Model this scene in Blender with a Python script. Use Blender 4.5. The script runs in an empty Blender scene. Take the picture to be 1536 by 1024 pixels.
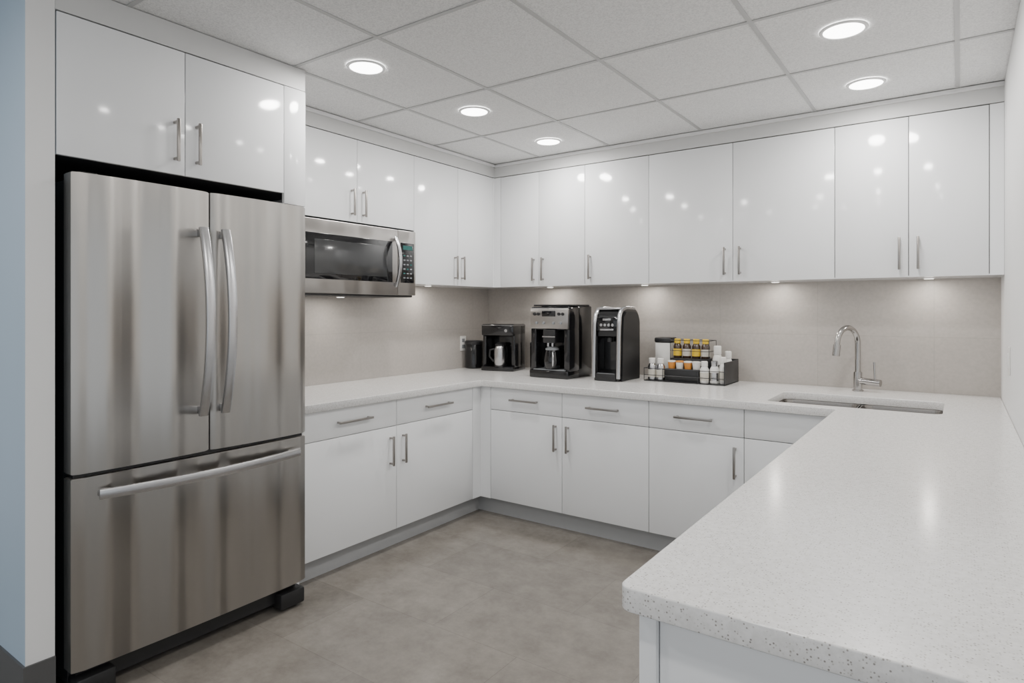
import bpy, bmesh, math
from mathutils import Vector, Matrix
SC=bpy.context.scene
COL=SC.collection
# ---------------------------------------------------------------- materials
def newmat(name):
    m=bpy.data.materials.new(name); m.use_nodes=True
    nt=m.node_tree; b=nt.nodes['Principled BSDF']
    return m,nt,b
def simple(name,col,rough=.4,metal=0,coat=0,spec=.5,noise=0,nscale=20):
    m,nt,b=newmat(name)
    b.inputs['Base Color'].default_value=(*col,1); b.inputs['Roughness'].default_value=rough
    b.inputs['Metallic'].default_value=metal; b.inputs['Coat Weight'].default_value=coat
    b.inputs['Coat Roughness'].default_value=.05
    b.inputs['Specular IOR Level'].default_value=spec
    if noise:
        tc=nt.nodes.new('ShaderNodeTexCoord'); n=nt.nodes.new('ShaderNodeTexNoise'); n.inputs['Scale'].default_value=nscale
        mx=nt.nodes.new('ShaderNodeMixRGB'); mx.inputs[1].default_value=(*[c*(1-noise) for c in col],1); mx.inputs[2].default_value=(*[min(1,c*(1+noise)) for c in col],1)
        nt.links.new(tc.outputs['Object'],n.inputs['Vector']); nt.links.new(n.outputs['Fac'],mx.inputs[0]); nt.links.new(mx.outputs[0],b.inputs['Base Color'])
    return m
def ramp(nt,pos,cols):
    r=nt.nodes.new('ShaderNodeValToRGB'); e=r.color_ramp.elements
    while len(e)<len(pos): e.new(.5)
    for i,(p,c) in enumerate(zip(pos,cols)):
        e[i].position=p; e[i].color=(*c,1) if len(c)==3 else c
    return r
M={}
M['cab']=simple('cabinet_gloss_white',(.82,.83,.84),.11)
M['gap']=simple('shadow_gap_dark',(.03,.03,.032),.6)
M['toe']=simple('toe_kick_grey',(.40,.405,.41),.35,noise=.03)
M['wallp']=simple('painted_wall',(.76,.76,.755),.6,noise=.015,nscale=6)
M['walltint']=simple('wall_daylight_tint',(.38,.48,.58),.6,noise=.015,nscale=6)  # wall paint with the blue cast of window daylight put into its colour
M['base']=simple('baseboard_dark',(.08,.08,.08),.5)
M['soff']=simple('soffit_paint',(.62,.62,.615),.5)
M['nickel']=simple('satin_nickel',(.34,.32,.30),.3,metal=1)
M['chrome']=simple('brushed_chrome',(.42,.41,.40),.16,metal=1)
M['silver']=simple('satin_silver',(.50,.50,.51),.26,metal=1)
M['black']=simple('black_plastic_gloss',(.008,.008,.009),.14,coat=.2)
M['blackm']=simple('black_plastic_matte',(.014,.014,.015),.42)
M['glassb']=simple('black_glass',(.005,.005,.006),.05,coat=.3)
M['wing']=simple('oven_window',(.030,.031,.032),.14,coat=.3)
M['dgrey']=simple('dark_grey_case',(.022,.023,.025),.4)
M['white']=simple('white_plastic',(.74,.73,.70),.4)
M['paper']=simple('label_paper',(.60,.57,.50),.6,noise=.12,nscale=90)
M['yellow']=simple('yellow_cap',(.75,.50,.03),.4)
M['orange']=simple('orange_label',(.62,.24,.04),.45)
M['brown']=simple('dark_syrup',(.05,.03,.02),.15,coat=.5)
M['steelin']=simple('sink_steel',(.30,.285,.27),.25,metal=1)
M['btn']=simple('button_grey',(.22,.23,.24),.4)
M['trimw']=simple('light_trim_white',(.8,.8,.8),.4)
m,nt,b=newmat('led_green'); b.inputs['Base Color'].default_value=(0,.02,.02,1); b.inputs['Emission Color'].default_value=(.05,.5,.42,1); b.inputs['Emission Strength'].default_value=.2; M['led']=m
m,nt,b=newmat('downlight_lens'); b.inputs['Emission Color'].default_value=(1,.98,.95,1); b.inputs['Emission Strength'].default_value=12; M['lens']=m
m,nt,b=newmat('puck_lens'); b.inputs['Emission Color'].default_value=(1,.95,.88,1); b.inputs['Emission Strength'].default_value=4; M['puck']=m
def steel(name,col,wav=1.0):
    m,nt,b=newmat(name)
    b.inputs['Metallic'].default_value=1; b.inputs['Roughness'].default_value=.30
    b.inputs['Base Color'].default_value=(*col,1)
    b.inputs['Anisotropic'].default_value=.9
    tg=nt.nodes.new('ShaderNodeTangent'); tg.direction_type='RADIAL'; tg.axis='Z'
    nt.links.new(tg.outputs[0],b.inputs['Tangent'])
    tc=nt.nodes.new('ShaderNodeTexCoord')
    mp=nt.nodes.new('ShaderNodeMapping'); mp.inputs['Scale'].default_value=(0,5,.05) 
    n=nt.nodes.new('ShaderNodeTexNoise'); n.inputs['Scale'].default_value=1.5; n.inputs['Detail'].default_value=.4
    nt.links.new(tc.outputs['Object'],mp.inputs[0]); nt.links.new(mp.outputs[0],n.inputs['Vector'])
    mp2=nt.nodes.new('ShaderNodeMapping'); mp2.inputs['Scale'].default_value=(3,3,700)
    n2=nt.nodes.new('ShaderNodeTexNoise'); n2.inputs['Scale'].default_value=1; n2.inputs['Detail'].default_value=2
    nt.links.new(tc.outputs['Object'],mp2.inputs[0]); nt.links.new(mp2.outputs[0],n2.inputs['Vector'])
    bp=nt.nodes.new('ShaderNodeBump'); bp.inputs['Strength'].default_value=1; bp.inputs['Distance'].default_value=.15*wav
    bp2=nt.nodes.new('ShaderNodeBump'); bp2.inputs['Strength'].default_value=.05; bp2.inputs['Distance'].default_value=.001
    nt.links.new(n.outputs['Fac'],bp.inputs['Height']); nt.links.new(n2.outputs['Fac'],bp2.inputs['Height'])
    nt.links.new(bp.outputs[0],bp2.inputs['Normal']); nt.links.new(bp2.outputs[0],b.inputs['Normal'])
    return m
M['steel']=steel('brushed_stainless',(.44,.42,.395))
M['steelm']=steel('brushed_stainless_flat',(.44,.42,.40),.2)
# quartz
m,nt,b=newmat('quartz_speckled'); M['quartz']=m
tc=nt.nodes.new('ShaderNodeTexCoord')
v=nt.nodes.new('ShaderNodeTexVoronoi'); v.inputs['Scale'].default_value=210; nt.links.new(tc.outputs['Object'],v.inputs['Vector'])
r1=ramp(nt,[0,.22,.40],[(1,1,1),(1,1,1),(0,0,0)]); nt.links.new(v.outputs['Distance'],r1.inputs[0])
sep=nt.nodes.new('ShaderNodeSeparateColor'); nt.links.new(v.outputs['Color'],sep.inputs[0])
r2=ramp(nt,[0,.55,.60],[(0,0,0),(0,0,0),(1,1,1)]); nt.links.new(sep.outputs[0],r2.inputs[0])
mu=nt.nodes.new('ShaderNodeMath'); mu.operation='MULTIPLY'; nt.links.new(r1.outputs[0],mu.inputs[0]); nt.links.new(r2.outputs[0],mu.inputs[1])
n=nt.nodes.new('ShaderNodeTexNoise'); n.inputs['Scale'].default_value=90; n.inputs['Detail'].default_value=3; nt.links.new(tc.outputs['Object'],n.inputs['Vector'])
r3=ramp(nt,[.35,.65],[(.70,.69,.675),(.79,.78,.77)]); nt.links.new(n.outputs['Fac'],r3.inputs[0])
spk=ramp(nt,[0,1],[(.28,.26,.24),(.58,.56,.53)]); nt.links.new(sep.outputs[1],spk.inputs[0])
mx=nt.nodes.new('ShaderNodeMixRGB'); nt.links.new(mu.outputs[0],mx.inputs[0]); nt.links.new(r3.outputs[0],mx.inputs[1]); nt.links.new(spk.outputs[0],mx.inputs[2])
nt.links.new(mx.outputs[0],b.inputs['Base Color']); b.inputs['Roughness'].default_value=.17
# floor tiles
m,nt,b=newmat('floor_stone_tile'); M['floor']=m
tc=nt.nodes.new('ShaderNodeTexCoord')
br=nt.nodes.new('ShaderNodeTexBrick'); br.offset=.5
br.inputs['Scale'].default_value=1; br.inputs['Brick Width'].default_value=.9; br.inputs['Row Height'].default_value=.45
br.inputs['Mortar Size'].default_value=.002; br.inputs['Mortar Smooth'].default_value=.3
br.inputs['Color1'].default_value=(.46,.46,.46,1); br.inputs['Color2'].default_value=(.54,.54,.54,1); br.inputs['Mortar'].default_value=(.41,.41,.41,1)
mp=nt.nodes.new('ShaderNodeMapping'); mp.inputs['Location'].default_value=(.1,.17,0)
nt.links.new(tc.outputs['Object'],mp.inputs[0]); nt.links.new(mp.outputs[0],br.inputs['Vector'])
n=nt.nodes.new('ShaderNodeTexNoise'); n.inputs['Scale'].default_value=5; n.inputs['Detail'].default_value=12; n.inputs['Roughness'].default_value=.78; nt.links.new(tc.outputs['Object'],n.inputs['Vector'])
rr=ramp(nt,[.3,.7],[(.145,.130,.112),(.265,.243,.215)]); nt.links.new(n.outputs['Fac'],rr.inputs[0])
mx=nt.nodes.new('ShaderNodeMixRGB'); mx.blend_type='MULTIPLY'; mx.inputs[0].default_value=1
g=nt.nodes.new('ShaderNodeMixRGB'); g.blend_type='MULTIPLY'; g.inputs[0].default_value=1; g.inputs[2].default_value=(2,2,2,1)
nt.links.new(br.outputs['Color'],g.inputs[1])
nt.links.new(rr.outputs[0],mx.inputs[1]); nt.links.new(g.outputs[0],mx.inputs[2]); nt.links.new(mx.outputs[0],b.inputs['Base Color'])
b.inputs['Roughness'].default_value=.26
bp=nt.nodes.new('ShaderNodeBump'); bp.inputs['Strength'].default_value=.05; nt.links.new(n.outputs['Fac'],bp.inputs['Height']); nt.links.new(bp.outputs[0],b.inputs['Normal'])
# backsplash
def splash(name,ax):
    m,nt,b=newmat(name)
    tc=nt.nodes.new('ShaderNodeTexCoord'); sp=nt.nodes.new('ShaderNodeSeparateXYZ'); cb=nt.nodes.new('ShaderNodeCombineXYZ')
    nt.links.new(tc.outputs['Object'],sp.inputs[0]); nt.links.new(sp.outputs[ax],cb.inputs[0]); nt.links.new(sp.outputs[2],cb.inputs[1])
    mp=nt.nodes.new('ShaderNodeMapping'); mp.inputs['Location'].default_value=(.12,-.914+.6,0); nt.links.new(cb.outputs[0],mp.inputs[0])
    br=nt.nodes.new('ShaderNodeTexBrick'); br.offset=0; br.inputs['Scale'].default_value=1
    br.inputs['Brick Width'].default_value=.61; br.inputs['Row Height'].default_value=.46; br.inputs['Mortar Size'].default_value=.002; br.inputs['Mortar Smooth'].default_value=.2
    br.inputs['Color1'].default_value=(.47,.437,.405,1); br.inputs['Color2'].default_value=(.49,.457,.425,1); br.inputs['Mortar'].default_value=(.42,.39,.36,1)
    nt.links.new(mp.outputs[0],br.inputs['Vector'])
    n=nt.nodes.new('ShaderNodeTexNoise'); n.inputs['Scale'].default_value=60; n.inputs['Detail'].default_value=5; nt.links.new(tc.outputs['Object'],n.inputs['Vector'])
    r=ramp(nt,[.3,.7],[(.90,.90,.90),(1.0,1.0,1.0)]); nt.links.new(n.outputs['Fac'],r.inputs[0])
    mx=nt.nodes.new('ShaderNodeMixRGB'); mx.blend_type='MULTIPLY'; mx.inputs[0].default_value=1
    nt.links.new(br.outputs['Color'],mx.inputs[1]); nt.links.new(r.outputs[0],mx.inputs[2]); nt.links.new(mx.outputs[0],b.inputs['Base Color'])
    b.inputs['Roughness'].default_value=.4
    return m
M['splx']=splash('backsplash_tile_a',0); M['sply']=splash('backsplash_tile_b',1)
m,nt,b=newmat('acoustic_ceiling_tile'); M['ceil']=m
tc=nt.nodes.new('ShaderNodeTexCoord'); n=nt.nodes.new('ShaderNodeTexNoise'); n.inputs['Scale'].default_value=160; n.inputs['Detail'].default_value=3
nt.links.new(tc.outputs['Object'],n.inputs['Vector'])
r=ramp(nt,[.35,.6],[(.66,.66,.66),(.82,.82,.815)]); nt.links.new(n.outputs['Fac'],r.inputs[0]); nt.links.new(r.outputs[0],b.inputs['Base Color'])
b.inputs['Roughness'].default_value=.9
bp=nt.nodes.new('ShaderNodeBump'); bp.inputs['Strength'].default_value=.3; bp.inputs['Distance'].default_value=.003; nt.links.new(n.outputs['Fac'],bp.inputs['Height']); nt.links.new(bp.outputs[0],b.inputs['Normal'])
M['tbar']=simple('ceiling_tbar',(.48,.48,.48),.5)
# ---------------------------------------------------------------- geometry helpers
def finish(name,bm,mat,parent=None,smooth=False,angle=None):
    me=bpy.data.meshes.new(name); bm.normal_update(); bm.to_mesh(me); bm.free()
    ob=bpy.data.objects.new(name,me); COL.objects.link(ob)
    if mat: me.materials.append(M[mat])
    if smooth:
        for p in me.polygons: p.use_smooth=True
        try: me.set_sharp_from_angle(angle=math.radians(angle or 35))
        except Exception: pass
    if parent: ob.parent=parent
    return ob
def grp(name,loc=(0,0,0),rz=0):
    e=bpy.data.objects.new(name,None); e.empty_display_size=.05; COL.objects.link(e); e.location=loc; e.rotation_euler=(0,0,rz); return e
def box(name,x0,x1,y0,y1,z0,z1,mat,parent=None,bev=0,seg=2):
    bm=bmesh.new(); bmesh.ops.create_cube(bm,size=1)
    bmesh.ops.scale(bm,vec=(x1-x0,y1-y0,z1-z0),verts=bm.verts)
    bmesh.ops.translate(bm,vec=((x0+x1)/2,(y0+y1)/2,(z0+z1)/2),verts=bm.verts)
    if bev: bmesh.ops.bevel(bm,geom=bm.edges[:],offset=bev,segments=seg,affect='EDGES',profile=.5)
    return finish(name,bm,mat,parent,smooth=bool(bev))
def cyl(name,c,r,h,mat,parent=None,axis='Z',r2=None,seg=32,bev=0):
    bm=bmesh.new(); bmesh.ops.create_cone(bm,cap_ends=True,segments=seg,radius1=r,radius2=r if r2 is None else r2,depth=h)
    if bev:
        es=[e for e in bm.edges if len(e.link_faces)==2 and any(len(f.verts)>4 for f in e.link_faces)]
        bmesh.ops.bevel(bm,geom=es,offset=bev,segments=3,affect='EDGES')
    if axis=='X': bmesh.ops.rotate(bm,matrix=Matrix.Rotation(math.pi/2,3,'Y'),verts=bm.verts)
    if axis=='Y': bmesh.ops.rotate(bm,matrix=Matrix.Rotation(math.pi/2,3,'X'),verts=bm.verts)
    bmesh.ops.translate(bm,vec=c,verts=bm.verts)
    return finish(name,bm,mat,parent,smooth=True)
def lathe(name,c,prof,mat,parent=None,seg=36):
    bm=bmesh.new(); rings=[]
    for (r,z) in prof:
        rings.append([bm.verts.new((c[0]+r*math.cos(2*math.pi*i/seg),c[1]+r*math.sin(2*math.pi*i/seg),c[2]+z)) for i in range(seg)])
    for a,b_ in zip(rings,rings[1:]):
        for i in range(seg): bm.faces.new((a[i],a[(i+1)%seg],b_[(i+1)%seg],b_[i]))
    bm.faces.new(rings[-1]); bm.faces.new(rings[0][::-1])
    bmesh.ops.recalc_face_normals(bm,faces=bm.faces)
    return finish(name,bm,mat,parent,smooth=True)
def prism(name,pts,a0,a1,mat,parent=None,axis='Z',bev=0):
    bm=bmesh.new()
    def P(p,a):
        return {'Z':(p[0],p[1],a),'X':(a,p[0],p[1]),'Y':(p[0],a,p[1])}[axis]
    lo=[bm.verts.new(P(p,a0)) for p in pts]; hi=[bm.verts.new(P(p,a1)) for p in pts]
    n=len(pts); caps=[bm.faces.new(lo[::-1]),bm.faces.new(hi)]
    for i in range(n): bm.faces.new((lo[i],lo[(i+1)%n],hi[(i+1)%n],hi[i]))
    bmesh.ops.recalc_face_normals(bm,faces=bm.faces)
    if bev:
        es=set()
        for f in caps:
            for e in f.edges: es.add(e)
        bmesh.ops.bevel(bm,geom=list(es),offset=bev,segments=2,affect='EDGES')
    return finish(name,bm,mat,parent,smooth=True)
def sweep(name,path,wv,w,t,mat,parent=None,k=12):
    bm=bmesh.new(); rings=[]; wv=Vector(wv).normalized(); n=len(path); path=[Vector(p) for p in path]
    for i,p in enumerate(path):
        tg=(path[min(i+1,n-1)]-path[max(i-1,0)]).normalized(); nv=tg.cross(wv).normalized()
        ring=[]
        for j in range(k):
            a=2*math.pi*j/k; ca,sa=math.cos(a),math.sin(a)
            sx=math.copysign(abs(ca)**.55,ca); sy=math.copysign(abs(sa)**.55,sa)
            ring.append(bm.verts.new(p+wv*(sx*w/2)+nv*(sy*t/2)))
        rings.append(ring)
    for a,b_ in zip(rings,rings[1:]):
        for i in range(k): bm.faces.new((a[i],a[(i+1)%k],b_[(i+1)%k],b_[i]))
    bm.faces.new(rings[0]); bm.faces.new(rings[-1])
    bmesh.ops.recalc_face_normals(bm,faces=bm.faces)
    return finish(name,bm,mat,parent,smooth=True,angle=50)
def tube(name,path,r,mat,parent=None,seg=16):
    cu=bpy.data.curves.new(name,'CURVE'); cu.dimensions='3D'; cu.bevel_depth=r; cu.bevel_resolution=5; cu.use_fill_caps=True
    s=cu.splines.new('POLY'); s.points.add(len(path)-1)
    for p,q in zip(s.points,path): p.co=(*q,1)
    s.use_smooth=True
    ob=bpy.data.objects.new(name,cu); COL.objects.link(ob); cu.materials.append(M[mat])
    dg=bpy.context.evaluated_depsgraph_get(); me=bpy.data.meshes.new_from_object(ob.evaluated_get(dg))
    nm=bpy.data.objects.new(name,me); COL.objects.link(nm); nm.parent=parent
    if not me.materials: me.materials.append(M[mat])
    for p in me.polygons: p.use_smooth=True
    bpy.data.objects.remove(ob); bpy.data.curves.remove(cu); nm.name=name
    return nm
# ---------------------------------------------------------------- dimensions (m)
XW,YW,XR=-3.348,4.368,.184
ZC=2.543
CT=.914; CB=.872
# ---------------------------------------------------------------- room shell
box('floor',-5.0,3.5,-3.5,YW+.12,-.1,0,'floor')
box('ceiling',-5.0,3.5,-3.5,YW+.12,ZC+.004,ZC+.1,'ceil')
box('wall_back',XW-.12,XR+.12,YW+.001,YW+.12,0,ZC,'wallp')
box('wall_left',XW-.12,XW-.001,.88,YW,0,ZC,'wallp')
box('wall_right',XR,XR+.12,1.005,YW,0,ZC,'wallp')
we=box('wall_end',-5.0,-2.571,.792,.878,0,ZC,'walltint')
we.data.materials.append(M['wallp'])  # plain paint on the end face; other faces keep the painted-in daylight blue
for p in we.data.polygons:
    if p.normal.x>.9: p.material_index=1
bb=grp('baseboard_left')
box('face',-2.571,-2.563,.784,.878,0,.19,'base',bb); box('return',-5.0,-2.571,.784,.792,0,.19,'base',bb)
box('backsplash_left',XW,XW+.008,1.93,YW-.008,CT,1.575,'sply')
box('backsplash_back',XW+.008,XR,YW-.008,YW,CT,1.575,'splx')
cg=grp('ceiling_grid')
for i,x in enumerate([-4.6,-3.93,-3.26,-2.598,-2.013,-1.358,-.686,-.009,.67,1.35,2.03,2.7]):
    box('runner_%d'%i,x-.009,x+.009,-3.5,YW,ZC,ZC+.004,'tbar',cg)
for i,y in enumerate([-3.2,-2.5,-1.78,-1.06,-.34,.39,1.12,1.854,2.618,3.318]):
    box('cross_%d'%i,-5.0,3.5,y-.009,y+.009,ZC-.0005,ZC+.0035,'tbar',cg)
UX,UY=-3.026,4.032
t=grp('trim_1')
box('soffit_left',XW,UX-.004,1.915,YW,2.443,ZC,'soff',t)
box('soffit_back',UX-.004,XR,UY+.004,YW,2.443,ZC,'soff',t)
box('angle_left',UX-.004,UX+.014,1.915,UY+.004,ZC-.022,ZC-.001,'trimw',t,.002)
box('angle_back',UX-.004,XR,UY-.014,UY+.004,ZC-.022,ZC-.001,'trimw',t,.002)
t2=grp('trim_2')
box('soffit_fridge',XW,-2.575,.88,1.912,2.443,ZC,'soff',t2)
# ---------------------------------------------------------------- handles
def pull_v(par,x,y,z0,z1,face,mat='nickel'):
    if face=='+X':
        box('pull_bar',x+.026,x+.036,y-.006,y+.006,z0,z1,mat,par,.0015)
        for z in (z0+.012,z1-.012): box('pull_post',x,x+.03,y-.005,y+.005,z-.005,z+.005,mat,par)
    else:
        box('pull_bar',x-.006,x+.006,y-.036,y-.026,z0,z1,mat,par,.0015)
        for z in (z0+.012,z1-.012): box('pull_post',x-.005,x+.005,y-.03,y,z-.005,z+.005,mat,par)
def pull_h(par,c,y,z,face,L=.22,mat='nickel'):
    h=L/2
    if face=='+X':
        box('pull_bar',y+.026,y+.036,c-h,c+h,z-.006,z+.006,mat,par,.0015)
        for s in (-1,1): box('pull_post',y,y+.03,c+s*(h-.014)-.005,c+s*(h-.014)+.005,z-.005,z+.005,mat,par)
    else:
        box('pull_bar',c-h,c+h,y-.036,y-.026,z-.006,z+.006,mat,par,.0015)
        for s in (-1,1): box('pull_post',c+s*(h-.014)-.005,c+s*(h-.014)+.005,y-.03,y,z-.005,z+.005,mat,par)
G=.0018
def doorX(par,x,y0,y1,z0,z1,n='door'): box(n,x-.019,x,y0+G,y1-G,z0+G,z1-G,'cab',par,.0015)
def doorY(par,y,x0,x1,z0,z1,n='door'): box(n,x0+G,x1-G,y,y+.019,z0+G,z1-G,'cab',par,.0015)
def puck(par,x,y,z=1.569,p=1.2):
    cyl('task_light_body',(x,y,z-.002),.028,.004,'trimw',par,bev=.001); cyl('task_light_lens',(x,y,z-.005),.022,.002,'puck',par)
    ld=bpy.data.lights.new('task_lamp','AREA'); ld.shape='DISK'; ld.size=.05; ld.energy=p; ld.color=(1,.94,.86)
    lo=bpy.data.objects.new('task_lamp',ld); COL.objects.link(lo); lo.parent=par; lo.location=(x,y,z-.008)
g1=grp('upper_cabinet')
FX=-2.571
box('carcass',XW,FX-.02,.881,1.91,1.94,2.440,'gap',g1)
doorX(g1,FX,.881,1.332,1.935,2.438); doorX(g1,FX,1.332,1.793,1.935,2.438)
box('filler',FX-.019,FX,1.7945,1.911,1.889,2.438,'cab',g1,.001)
box('side_skin',XW,FX-.019,1.911,1.915,1.889,2.44,'cab',g1)
pull_v(g1,FX,1.290,1.985,2.155,'+X'); pull_v(g1,FX,1.378,1.985,2.155,'+X')
sp=grp('refrigerator_side_panel'); box('panel',XW+.001,-2.62,1.895,1.911,0,1.888,'cab',sp)
g2=grp('upper_cabinet')
box('carcass',XW,UX-.02,1.916,3.123,1.93,2.442,'gap',g2)
doorX(g2,UX,2.14,2.627,1.927,2.438); doorX(g2,UX,2.627,3.123,1.927,2.438)
box('filler',UX-.019,UX,1.916,2.139,1.927,2.438,'cab',g2)
pull_v(g2,UX,2.582,1.965,2.13,'+X'); pull_v(g2,UX,2.672,1.965,2.13,'+X')
g3=grp('upper_cabinet')
box('carcass',XW+.009,UX-.02,3.125,YW-.009,1.576,2.442,'gap',g3)
box('bottom_panel',XW+.009,UX-.001,3.125,YW-.009,1.569,1.576,'cab',g3)
box('side_panel',XW+.009,UX-.02,3.1235,3.1255,1.569,2.442,'cab',g3)
doorX(g3,UX,3.123,3.584,1.568,2.438); doorX(g3,UX,3.584,4.012,1.568,2.438)
box('corner_scribe',UX-.019,UX-.0005,4.0135,4.05,1.569,2.437,'cab',g3)
pull_v(g3,UX,3.545,1.613,1.785,'+X'); pull_v(g3,UX,3.625,1.613,1.785,'+X')
puck(g3,-3.20,3.45)
def upback(xs,handles,fl=None,fr=None,pk=()):
    g=grp('upper_cabinet'); a=xs[0] if fl is None else fl; c=xs[-1] if fr is None else fr
    box('carcass',a+.0005,c-.0005,UY+.02,YW-.009,1.576,2.442,'gap',g)
    box('bottom_panel',a+.0005,c-.0005,UY+.001,YW-.009,1.569,1.576,'cab',g)
    for p,q in zip(xs,xs[1:]): doorY(g,UY,p,q,1.568,2.438)
    if fl is not None: box('filler',fl,xs[0]-G,UY,UY+.019,1.569,2.437,'cab',g)
    if fr is not None: box('filler',xs[-1]+G,fr,UY,UY+.019,1.569,2.437,'cab',g)
    for h in handles: pull_v(g,h,UY,1.61,1.785,'-Y')
    for x in pk: puck(g,x,4.22)
upback([-2.964,-2.606,-2.211],[-2.648,-2.565],fl=UX+.0005,pk=(-2.62,))
upback([-2.211,-1.720],[-2.165],pk=(-1.83,))
upback([-1.720,-1.161,-.586],[-1.208,-1.115],pk=(-.95,))
upback([-.586,-.226,.123],[-.268,-.182],fr=XR-.001,pk=(-.14,))
# ---------------------------------------------------------------- base cabinets
BX,BY=-2.682,3.415
zt=.870; zs=.718; zb=.115
b1=grp('base_cabinet')
box('carcass',XW,BX-.02,1.976,BY+.02,zb,zt-.002,'gap',b1)
box('toe_kick',BX-.075,BX-.06,1.976,BY+.06,0,zb,'toe',b1)
box('toe_side',XW,BX-.06,1.976,1.98,0,zb,'toe',b1)
for a,c in ((1.976,2.624),(2.624,3.329)):
    doorX(b1,BX,a,c,zs,zt,'drawer_front'); doorX(b1,BX,a,c,zb,zs)
    pull_h(b1,(a+c)/2,BX,.797,'+X',.235)
box('filler_end',BX-.019,BX,1.915,1.9745,zb,zt,'cab',b1)
pull_v(b1,BX,2.572,.495,.665,'+X'); pull_v(b1,BX,2.672,.495,.665,'+X')
box('corner_filler',BX-.019,BX,3.3305,BY+.019,zb,zt,'cab',b1)
b2=grp('base_cabinet')
box('carcass',BX+.001,-.46,BY+.02,YW-.3,zb,.70,'gap',b2)
box('corner_filler',BX+.0005,-2.5965,BY,BY+.019,zb,zt,'cab',b2)
xs=[-2.595,-2.034,-1.4565,-.925,-.40]
for i,(a,c) in enumerate(zip(xs,xs[1:])):
    doorY(b2,BY,a,c,zs,zt,'drawer_front'); doorY(b2,BY,a,c,zb,zs)
    if i<3: pull_h(b2,(a+c)/2,BY,.797,'-Y',.215)
for x in (-2.078,-1.988,-.968): pull_v(b2,x,BY,.502,.67,'-Y')
box('toe_kick',BX-.06,-.40,BY+.06,BY+.075,0,zb,'toe',b2)
b3=grp('peninsula_cabinet')
PX=-.462
box('side_panel',PX,PX+.02,1.075,BY-.001,0,CB,'cab',b3)
box('corner_post',PX,PX+.032,1.040,1.075,0,CB,'cab',b3,.002)
box('end_panel',PX+.034,XR-.002,1.052,1.072,0,CB,'cab',b3,.001)
# ---------------------------------------------------------------- countertop
SX0,SX1,SY0,SY1=-.835,-.065,3.485,3.955
def rrect(x0,x1,y0,y1,r,n=8):
    P=[]
    for cx,cy,a0 in ((x1-r,y1-r,0),(x0+r,y1-r,90),(x0+r,y0+r,180),(x1-r,y0+r,270)):
        for i in range(n+1):
            a=math.radians(a0+90*i/n); P.append((cx+r*math.cos(a),cy+r*math.sin(a)))
    return P
def corner(cx,cy,r,a0,a1,n=6):
    return [(cx+r*math.cos(math.radians(a0+(a1-a0)*i/n)),cy+r*math.sin(math.radians(a0+(a1-a0)*i/n))) for i in range(n+1)]
cu=bpy.data.curves.new('ct','CURVE'); cu.dimensions='2D'; cu.fill_mode='BOTH'
bv=.003; cu.extrude=(CT-CB)/2-bv; cu.bevel_depth=bv; cu.bevel_resolution=2; cu.offset=-bv
xl,yl=XW+.009,1.915
outer=[(xl,yl),(-2.657,yl),(-2.657,3.37)]+corner(-2.637,3.37,.02,180,90)+[(-.507,3.390)]+corner(-.507,3.370,.02,90,0)+[(-.487,1.03)]+corner(-.462,1.03,.025,180,270)+[(XR-.001,1.005),(XR-.001,YW-.009),(xl,YW-.009)]
for pts in (outer,rrect(SX0,SX1,SY0,SY1,.05)):
    s=cu.splines.new('POLY'); s.points.add(len(pts)-1); s.use_cyclic_u=True
    for p,q in zip(s.points,pts): p.co=(q[0],q[1],0,1)
o=bpy.data.objects.new('ct',cu); COL.objects.link(o)
me=bpy.data.meshes.new_from_object(o.evaluated_get(bpy.context.evaluated_depsgraph_get()))
me.transform(Matrix.Translation((0,0,(CT+CB)/2)))
bpy.data.objects.remove(o)
ct=bpy.data.objects.new('countertop',me); COL.objects.link(ct); me.materials.clear(); me.materials.append(M['quartz'])
# ---------------------------------------------------------------- sink
sk=grp('kitchen_sink')
def basin(name,x0,x1,y0,y1,ztop,depth):
    bm=bmesh.new(); rings=[]
    for ins,z,r in ((-.012,0,.055),(0,0,.05),(.004,-.02,.05),(.010,-depth+.03,.05),(.02,-depth+.008,.05),(.045,-depth,.04)):
        rings.append([bm.verts.new((p[0],p[1],ztop+z)) for p in rrect(x0+ins,x1-ins,y0+ins,y1-ins,max(r-ins*.3,.01))])
    n=len(rings[0])
    for a,b_ in zip(rings,rings[1:]):
        for i in range(n): bm.faces.new((a[i],a[(i+1)%n],b_[(i+1)%n],b_[i]))
    bm.faces.new(rings[-1]); 
    return finish(name,bm,'steelin',sk,smooth=True,angle=60)
mid=-.44
zr=CB-.001
basin('basin_left',SX0+.002,mid-.008,SY0+.002,SY1-.002,zr,.16)
basin('basin_right',mid+.008,SX1-.002,SY0+.002,SY1-.002,zr,.16)
box('divider',mid-.010,mid+.010,SY0+.004,SY1-.004,zr-.03,zr-.002,'steelin',sk,.004)
for i,x in enumerate(((SX0+mid)/2,(SX1+mid)/2)):
    cyl('drain_%d'%i,(x,(SY0+SY1)/2,zr-.158),.042,.006,'chrome',sk,bev=.002); cyl('drain_hole_%d'%i,(x,(SY0+SY1)/2,zr-.154),.026,.003,'dgrey',sk)
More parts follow.
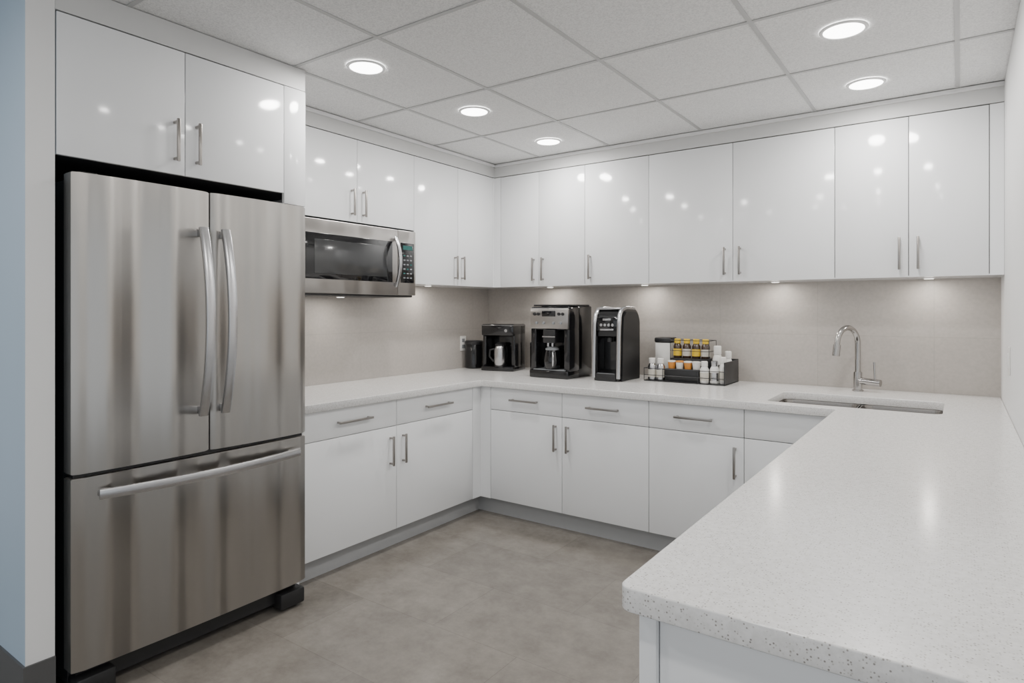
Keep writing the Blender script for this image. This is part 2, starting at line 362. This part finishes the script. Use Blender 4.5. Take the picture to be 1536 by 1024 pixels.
# ---------------------------------------------------------------- faucet
fa=grp('kitchen_faucet',(-.49,4.215,CT))
cyl('base_flange',(0,0,.004),.032,.008,'chrome',fa,bev=.003)
cyl('body',(0,0,.06),.023,.11,'chrome',fa,bev=.004)
dirv=Vector((-.085,-.17,0)); L=dirv.length; dirv.normalize()
R=L/2
zc=.385-R-.012
path=[Vector((0,0,.10+(zc-.10)*i/5)) for i in range(6)]
for i in range(1,25):
    a=math.pi*i/24*.97; path.append(dirv*(R-R*math.cos(a))+Vector((0,0,zc+R*math.sin(a))))
last=path[-1]; tg=(path[-1]-path[-2]).normalized()
path.append(last+tg*.02)
tube('spout',path,.0155,'chrome',fa)
tube('spray_head',[last+tg*.01,last+tg*.02,last+tg*.055,last+tg*.075],.020,'chrome',fa)
hd=Vector((.96,-.28,0)); 
tube('handle_hub',[hd*0+Vector((0,0,.062)),hd*.05+Vector((0,0,.060)),hd*.125+Vector((0,0,.056))],.0205,'chrome',fa)
tube('lever',[hd*.095+Vector((0,0,.062)),hd*.093+Vector((0,0,.11)),hd*.090+Vector((0,0,.175))],.006,'chrome',fa)
# ---------------------------------------------------------------- refrigerator
fr=grp('refrigerator')
RX=-2.52; y0,y1,ys=.915,1.885,1.416
box('case',-3.28,RX-.085,y0+.012,y1-.008,.05,1.862,'dgrey',fr,.006)
def fdoor(name,a,c,z0,z1,bulge=.010):
    n=24; r=.010
    front=[]
    for i in range(n+1):
        u=i/n; y=a+(c-a)*u; s=1-(2*u-1)**2
        e=min(y-a,c-y); rd=0 if e>=r else r-math.sqrt(max(r*r-(r-e)**2,0))
        front.append((RX-bulge+bulge*s-rd,y))
    pts=[(RX-.08,a)]+front+[(RX-.08,c)]
    return prism(name,pts,z0,z1,'steel',fr,'Z',bev=.003)
fdoor('door_left',y0,ys-.003,.812,1.878); fdoor('door_right',ys+.003,y1,.812,1.878)
fdoor('freezer_drawer',y0,y1,.115,.797)
box('gasket',RX-.085,RX-.03,y0+.01,y1-.01,.13,1.87,'blackm',fr)
for y in (y0+.06,y1-.06): box('hinge_cap',RX-.12,RX-.03,y-.03,y+.03,1.87,1.886,'blackm',fr,.004)
box('toe_grille',RX-.11,RX-.06,y0+.03,y1-.03,.035,.11,'blackm',fr)
for y in (y0+.08,y1-.07):
    box('foot',RX-.14,RX-.012,y-.065,y+.065,0.012,.085,'blackm',fr,.01); cyl('leveler',(RX-.07,y,.008),.02,.016,'dgrey',fr)
def arcpath(a,b_,out,bow,n=24,flat=None):
    a=Vector(a); b_=Vector(b_); out=Vector(out); P=[]
    for i in range(n+1):
        u=i/n; s=(1-(2*u-1)**2)
        P.append(a.lerp(b_,u)+out*(.020+bow*s))
    return P
for nm,y in (('handle_left',ys-.047),('handle_right',ys+.047)):
    P=arcpath((RX,y,.965),(RX,y,1.725),(1,0,0),.055)
    sweep(nm,P,(0,1,0),.038,.018,'silver',fr)
    for z in (.985,1.705): box(nm+'_mount',RX-.012,RX+.028,y-.012,y+.012,z-.016,z+.016,'silver',fr,.003)
P=arcpath((RX,.99,.735),(RX,1.825,.735),(1,0,0),.05)
sweep('handle_drawer',P,(0,0,1),.038,.018,'silver',fr)
for y in (1.01,1.805): box('handle_drawer_mount',RX-.012,RX+.028,y-.016,y+.016,.724,.746,'silver',fr,.003)
# ---------------------------------------------------------------- microwave
mw=grp('microwave')
MX=-2.975; a0,a1=2.16,3.085
box('body',XW+.009,MX-.03,a0,a1,1.492,1.911,'dgrey',mw,.003)
box('underside',XW+.03,MX-.02,a0+.01,a1-.01,1.474,1.4935,'blackm',mw,.003)
box('front_left',MX-.03,MX,a0,2.922,1.487,1.911,'steelm',mw,.005)
box('front_right',MX-.03,MX,2.925,a1,1.487,1.911,'steelm',mw,.005)
box('door_glass',MX-.004,MX+.003,a0+.05,2.872,1.568,1.83,'glassb',mw,.002)
box('window',MX-.001,MX+.0045,2.27,2.825,1.600,1.795,'wing',mw,.001)
box('control_panel',MX-.004,MX+.003,2.945,3.068,1.568,1.83,'glassb',mw,.002)
box('display',MX+.002,MX+.0045,2.965,3.05,1.785,1.812,'led',mw)
for r in range(6):
    for c in range(3):
        yy=2.968+c*.030; zz=1.750-r*.029
        box('button_%d_%d'%(r,c),MX+.002,MX+.0045,yy,yy+.018,zz-.008,zz,'btn' if (r+c)%4 else 'led',mw)
P=[Vector((MX+.012+.040*(1-(2*i/20-1)**2),2.893,1.54+.32*i/20)) for i in range(21)]
sweep('handle',P,(0,1,0),.026,.014,'silver',mw)
for z in (1.555,1.845): box('handle_mount',MX-.002,MX+.02,2.884,2.902,z-.01,z+.01,'silver',mw,.002)
puck(mw,-3.15,2.6,1.474,1.0)
# ---------------------------------------------------------------- small appliances
def canister(loc,r,h):
    g=grp('canister',loc)
    lathe('jar',(0,0,0),[(r*.94,0),(r,.006),(r,h-.035),(r*.97,h-.03)],'black',g)
    lathe('lid',(0,0,h-.03),[(r*1.0,0),(r*1.02,.004),(r*1.02,.022),(r*.9,.03)],'blackm',g)
canister((-3.255,4.06,CT+.0005),.076,.225); canister((-2.745,4.22,CT+.0005),.055,.22)
cm=grp('coffee_maker',(-2.965,4.07,CT),math.radians(12))
w=.138
box('base',-w,w,-.125,.13,0,.035,'black',cm,.008)
box('column',-w,w,.02,.13,.03,.36,'black',cm,.01)
box('head',-w,w,-.12,.13,.275,.365,'black',cm,.012)
box('cheek_left',-w,-w+.03,-.09,.03,.03,.29,'black',cm,.006)
box('cheek_right',w-.03,w,-.09,.03,.03,.29,'black',cm,.006)
box('rim',-w-.001,w+.001,-.121,.131,.354,.357,'silver',cm)
lathe('thermal_carafe',(0,-.055,.036),[(.05,0),(.054,.01),(.054,.13),(.046,.15),(.040,.16)],'silver',cm)
lathe('carafe_lid',(0,-.055,.194),[(.042,0),(.044,.012),(.03,.026)],'blackm',cm)
tube('carafe_handle',[(-.045,-.075,.17),(-.078,-.085,.16),(-.082,-.086,.11),(-.05,-.077,.07)],.007,'blackm',cm)
cyl('button',(.075,-.121,.315),.012,.006,'silver',cm,'Y')
em=grp('espresso_machine',(-2.345,3.76,CT))
W=.159; D=.337
box('body',-W,W,.13,D,.0,.505,'black',em,.012)
box('head',-W,W,.012,.16,.335,.5,'black',em,.012)
box('tray_base',-W,W,-.012,.15,0,.055,'black',em,.010)
box('drip_grate',-W+.03,W-.03,-.005,.12,.055,.060,'btn',em,.001)
box('cheek_left',-W,-W+.045,.012,.15,.05,.345,'black',em,.006)
box('cheek_right',W-.045,W,.012,.15,.05,.345,'black',em,.006)
box('fascia',-W+.004,W-.004,-.004,.016,.345,.488,'steelm',em,.006)
box('display',-.055,.055,-.007,0,.43,.470,'glassb',em,.002)
for i,x in enumerate((-.115,-.085,.085,.115)): cyl('knob_%d'%i,(x,-.008,.448),.011,.012,'blackm',em,'Y',bev=.002)
for i,x in enumerate((-.10,-.04,.04,.10)): cyl('key_%d'%i,(x,-.007,.385),.010,.010,'btn',em,'Y',bev=.002)
box('lid',-W+.01,W-.01,.03,D-.02,.503,.515,'blackm',em,.004)
box('spout_block',-.05,.05,-.002,.12,.245,.34,'blackm',em,.008)
for s in (-1,1): cyl('spout_%d'%(s+1),(s*.018,.02,.235),.009,.03,'silver',em)
box('spout_trim',-.052,.052,-.005,.0,.285,.293,'silver',em)
lathe('glass_jug',(0,.045,.061),[(.048,0),(.058,.012),(.062,.06),(.052,.12),(.046,.135)],'glassb',em)
lathe('jug_collar',(0,.045,.195),[(.048,0),(.049,.01),(.03,.022)],'btn',em)
tube('jug_handle',[(.03,.0,.185),(.055,-.035,.17),(.058,-.04,.12),(.035,-.005,.085)],.007,'silver',em)
pm=grp('pod_coffee_machine',(-1.932,3.82,CT))
W=.103; D=.335
prof=[(0.0,0),(D,0),(D,.40)]+[(D-.09+.09*math.cos(a),.395+.09*math.sin(a)) for a in [math.pi/2*i/8 for i in range(1,9)]]+[(.10,.49)]+[(.10-.07*math.sin(a),.42+.07*math.cos(a)) for a in [math.pi/2*i/8 for i in range(1,8)]]+[(.025,.30),(.11,.285),(.11,.07),(0,.055)]
prism('body',prof,-W+.012,W-.012,'black',pm,'X',bev=.004)
sidep=[(.03,.0),(D-.02,0),(D-.02,.38)]+[(D-.10+.08*math.cos(a),.38+.085*math.sin(a)) for a in [math.pi/2*i/8 for i in range(1,9)]]+[(.10,.465),(.05,.43),(.04,.30)]
for s in (-1,1):
    prism('side_shell_%d'%(s+1),sidep,min(s*(W-.014),s*W),max(s*(W-.014),s*W),'blackm',pm,'X',bev=.003)
for s in (-1,1):
    P=[Vector((s*(W-.012),-.004,.02)),Vector((s*(W-.012),.0,.15)),Vector((s*(W-.012),.004,.30)),Vector((s*(W-.012),.008,.38)),Vector((s*(W-.014),.022,.44)),Vector((s*(W-.018),.055,.478)),Vector((s*(W-.02),.12,.492)),Vector((s*(W-.02),.25,.488))]
    sweep('silver_rail_%d'%(s+1),P,(1,0,0),.028,.022,'silver',pm)
box('crown',-W+.012,W-.012,.04,.16,.478,.492,'silver',pm,.005)
box('control_face',-W+.026,W-.026,.012,.03,.335,.43,'glassb',pm,.005)
box('mark_plate',-.03,.03,.008,.014,.405,.418,'silver',pm,.001)
for i,x in enumerate((-.042,-.014,.014,.042)): cyl('button_%d'%i,(x,.009,.375),.0095,.008,'silver',pm,'Y',bev=.002)
box('silver_bar',-.05,.05,.006,.02,.338,.350,'silver',pm,.002)
box('tray',-W+.03,W-.03,-.012,.10,.0,.05,'blackm',pm,.006)
box('tray_grate',-W+.04,W-.04,-.006,.095,.05,.053,'btn',pm)
cyl('outlet',(0,.06,.275),.022,.03,'blackm',pm)
for s in (-1,1): box('cavity_wall_%d'%(s+1),min(s*(W-.03),s*(W-.014)),max(s*(W-.03),s*(W-.014)),.01,.12,.05,.30,'black',pm,.003)
# condiment organizer
oz=grp('condiment_organizer',(-1.47,4.0,CT+.001))
x0,x1=-.27,.27
box('floor_pan',x0,x1,0,.30,0,.006,'blackm',oz)
box('right_side',x1-.006,x1,0,.30,0,.145,'blackm',oz,.001)
box('left_side',x0,x0+.006,.12,.30,0,.12,'blackm',oz,.001)
box('front_panel',-.135,.095,.03,.036,0,.088,'blackm',oz,.001)
box('step',-.135,.12,.125,.29,0,.150,'blackm',oz,.001)
box('creamer_shelf',-.135,.095,.036,.125,.078,.084,'blackm',oz)
box('back_panel',x0,x1,.294,.30,0,.15,'blackm',oz,.001)
def wire(name,P): tube(name,P,.0022,'dgrey',oz)
wire('wire_front',[(x0,.002,.085),(x1,.002,.085)]); wire('wire_front_low',[(x0,.002,.04),(x1,.002,.04)])
wire('wire_left',[(x0,.002,.085),(x0,.30,.085)]); wire('wire_tl',[(x0,.002,0),(x0,.002,.085)])
for i,x in enumerate((-.14,.10)): wire('wire_v_%d'%i,[(x,.002,0),(x,.002,.085)])
wire('wire_top',[(-.14,.14,.27),(.125,.14,.27),(.125,.29,.27),(-.14,.29,.27),(-.14,.14,.27)])
wire('wire_mid',[(-.14,.14,.20),(.125,.14,.20),(.125,.29,.20)])
for i,(x,y) in enumerate(((-.14,.14),(.125,.14),(.125,.29),(-.14,.29))): wire('wire_post_%d'%i,[(x,y,0),(x,y,.27)])
box('sugar_box',-.262,-.150,.17,.28,.006,.25,'white',oz,.008); box('sugar_box_lid',-.267,-.145,.165,.285,.25,.285,'blackm',oz,.01)
def bottle(nm,x,y,z,r,h,body,cap,label=None):
    lathe(nm,(x,y,z),[(r*.9,0),(r,.004),(r,h*.62),(r*.75,h*.72),(r*.62,h*.76)],body,oz,24)
    lathe(nm+'_cap',(x,y,z+h*.76),[(r*.72,0),(r*.75,.003),(r*.75,h*.22),(r*.6,h*.24)],cap,oz,24)
    if label: lathe(nm+'_label',(x,y,z+h*.12),[(r*1.02,0),(r*1.02,h*.36)],label,oz,24)
for i,x in enumerate((-.105,-.040,.025,.088)): bottle('syrup_%d'%i,x,.185,.150,.028,.130,'brown','yellow','paper' if i%2 else 'yellow')
for i,x in enumerate((-.105,-.050,.006,.062)): 
    lathe('creamer_%d'%i,(x,.080,.084),[(.022,0),(.026,.038),(.026,.044)],'orange' if i%2==0 else 'white',oz,24)
    lathe('creamer_lid_%d'%i,(x,.080,.128),[(.028,0),(.028,.008),(.02,.010)],'white' if i!=1 else 'orange',oz,24)
for i,(x,y,h) in enumerate(((-.232,.05,.145),(-.172,.05,.145))):
    bottle('shaker_%d'%i,x,y,.006,.029,h,'silver','white','paper')
for i,(x,y,r,h) in enumerate(((.130,.035,.028,.14),(.190,.05,.029,.145),(.240,.065,.024,.17),(.175,.16,.032,.235),(.232,.20,.028,.20))):
    bottle('jar_%d'%i,x,y,.006,r,h,'white','white' if i!=1 else 'silver','paper' if i%2==0 else 'silver')
o1=grp('wall_outlet'); box('plate',XW+.008,XW+.014,3.982,4.052,1.055,1.175,'white',o1,.002)
for z in (1.09,1.14): box('socket',XW+.013,XW+.0155,4.0,4.034,z-.015,z+.015,'btn',o1,.001)
o2=grp('light_switch'); box('plate',XR-.006,XR,3.575,3.645,1.10,1.225,'white',o2,.002); box('rocker',XR-.009,XR-.005,3.595,3.625,1.13,1.195,'trimw',o2,.001)
# ---------------------------------------------------------------- lights
def downlight(x,y,p=9.5):
    g=grp('recessed_downlight',(x,y,ZC))
    bm=bmesh.new(); seg=40; prof=[(.074,-.001),(.078,-.006),(.088,-.005),(.091,.0)]
    rings=[[bm.verts.new((r*math.cos(2*math.pi*i/seg),r*math.sin(2*math.pi*i/seg),z)) for i in range(seg)] for r,z in prof]
    for a,b_ in zip(rings,rings[1:]):
        for i in range(seg): bm.faces.new((a[i],a[(i+1)%seg],b_[(i+1)%seg],b_[i]))
    finish('trim_ring',bm,'trimw',g,True)
    cyl('lens',(0,0,-.0025),.078,.003,'lens',g)
    ld=bpy.data.lights.new('lamp','AREA'); ld.shape='DISK'; ld.size=.15; ld.energy=p; ld.color=(1,.975,.945)
    lo=bpy.data.objects.new('lamp',ld); COL.objects.link(lo); lo.parent=g; lo.location=(0,0,-.012)
for y in (2.05,2.87,3.68): downlight(-2.30,y)
for y in (2.91,3.67): downlight(-.39,y)
for x,y in ((-2.3,-.1),(-.39,1.6),(-.39,.1),(1.5,.6),(-1.35,-1.9),(1.0,-2.4)): downlight(x,y)
w=bpy.data.worlds.new('World'); SC.world=w; w.use_nodes=True
bg=w.node_tree.nodes['Background']; bg.inputs[0].default_value=(.90,.95,1,1); bg.inputs[1].default_value=1.0
cd=bpy.data.cameras.new('Camera'); cam=bpy.data.objects.new('Camera',cd); COL.objects.link(cam); SC.camera=cam
cd.sensor_width=36; cd.lens=948.85/1536*36; cam.location=(0,0,1.394); cam.rotation_euler=(math.pi/2,0,.616)
cd.shift_y=-(512-463.9)/1536; cd.clip_start=.02
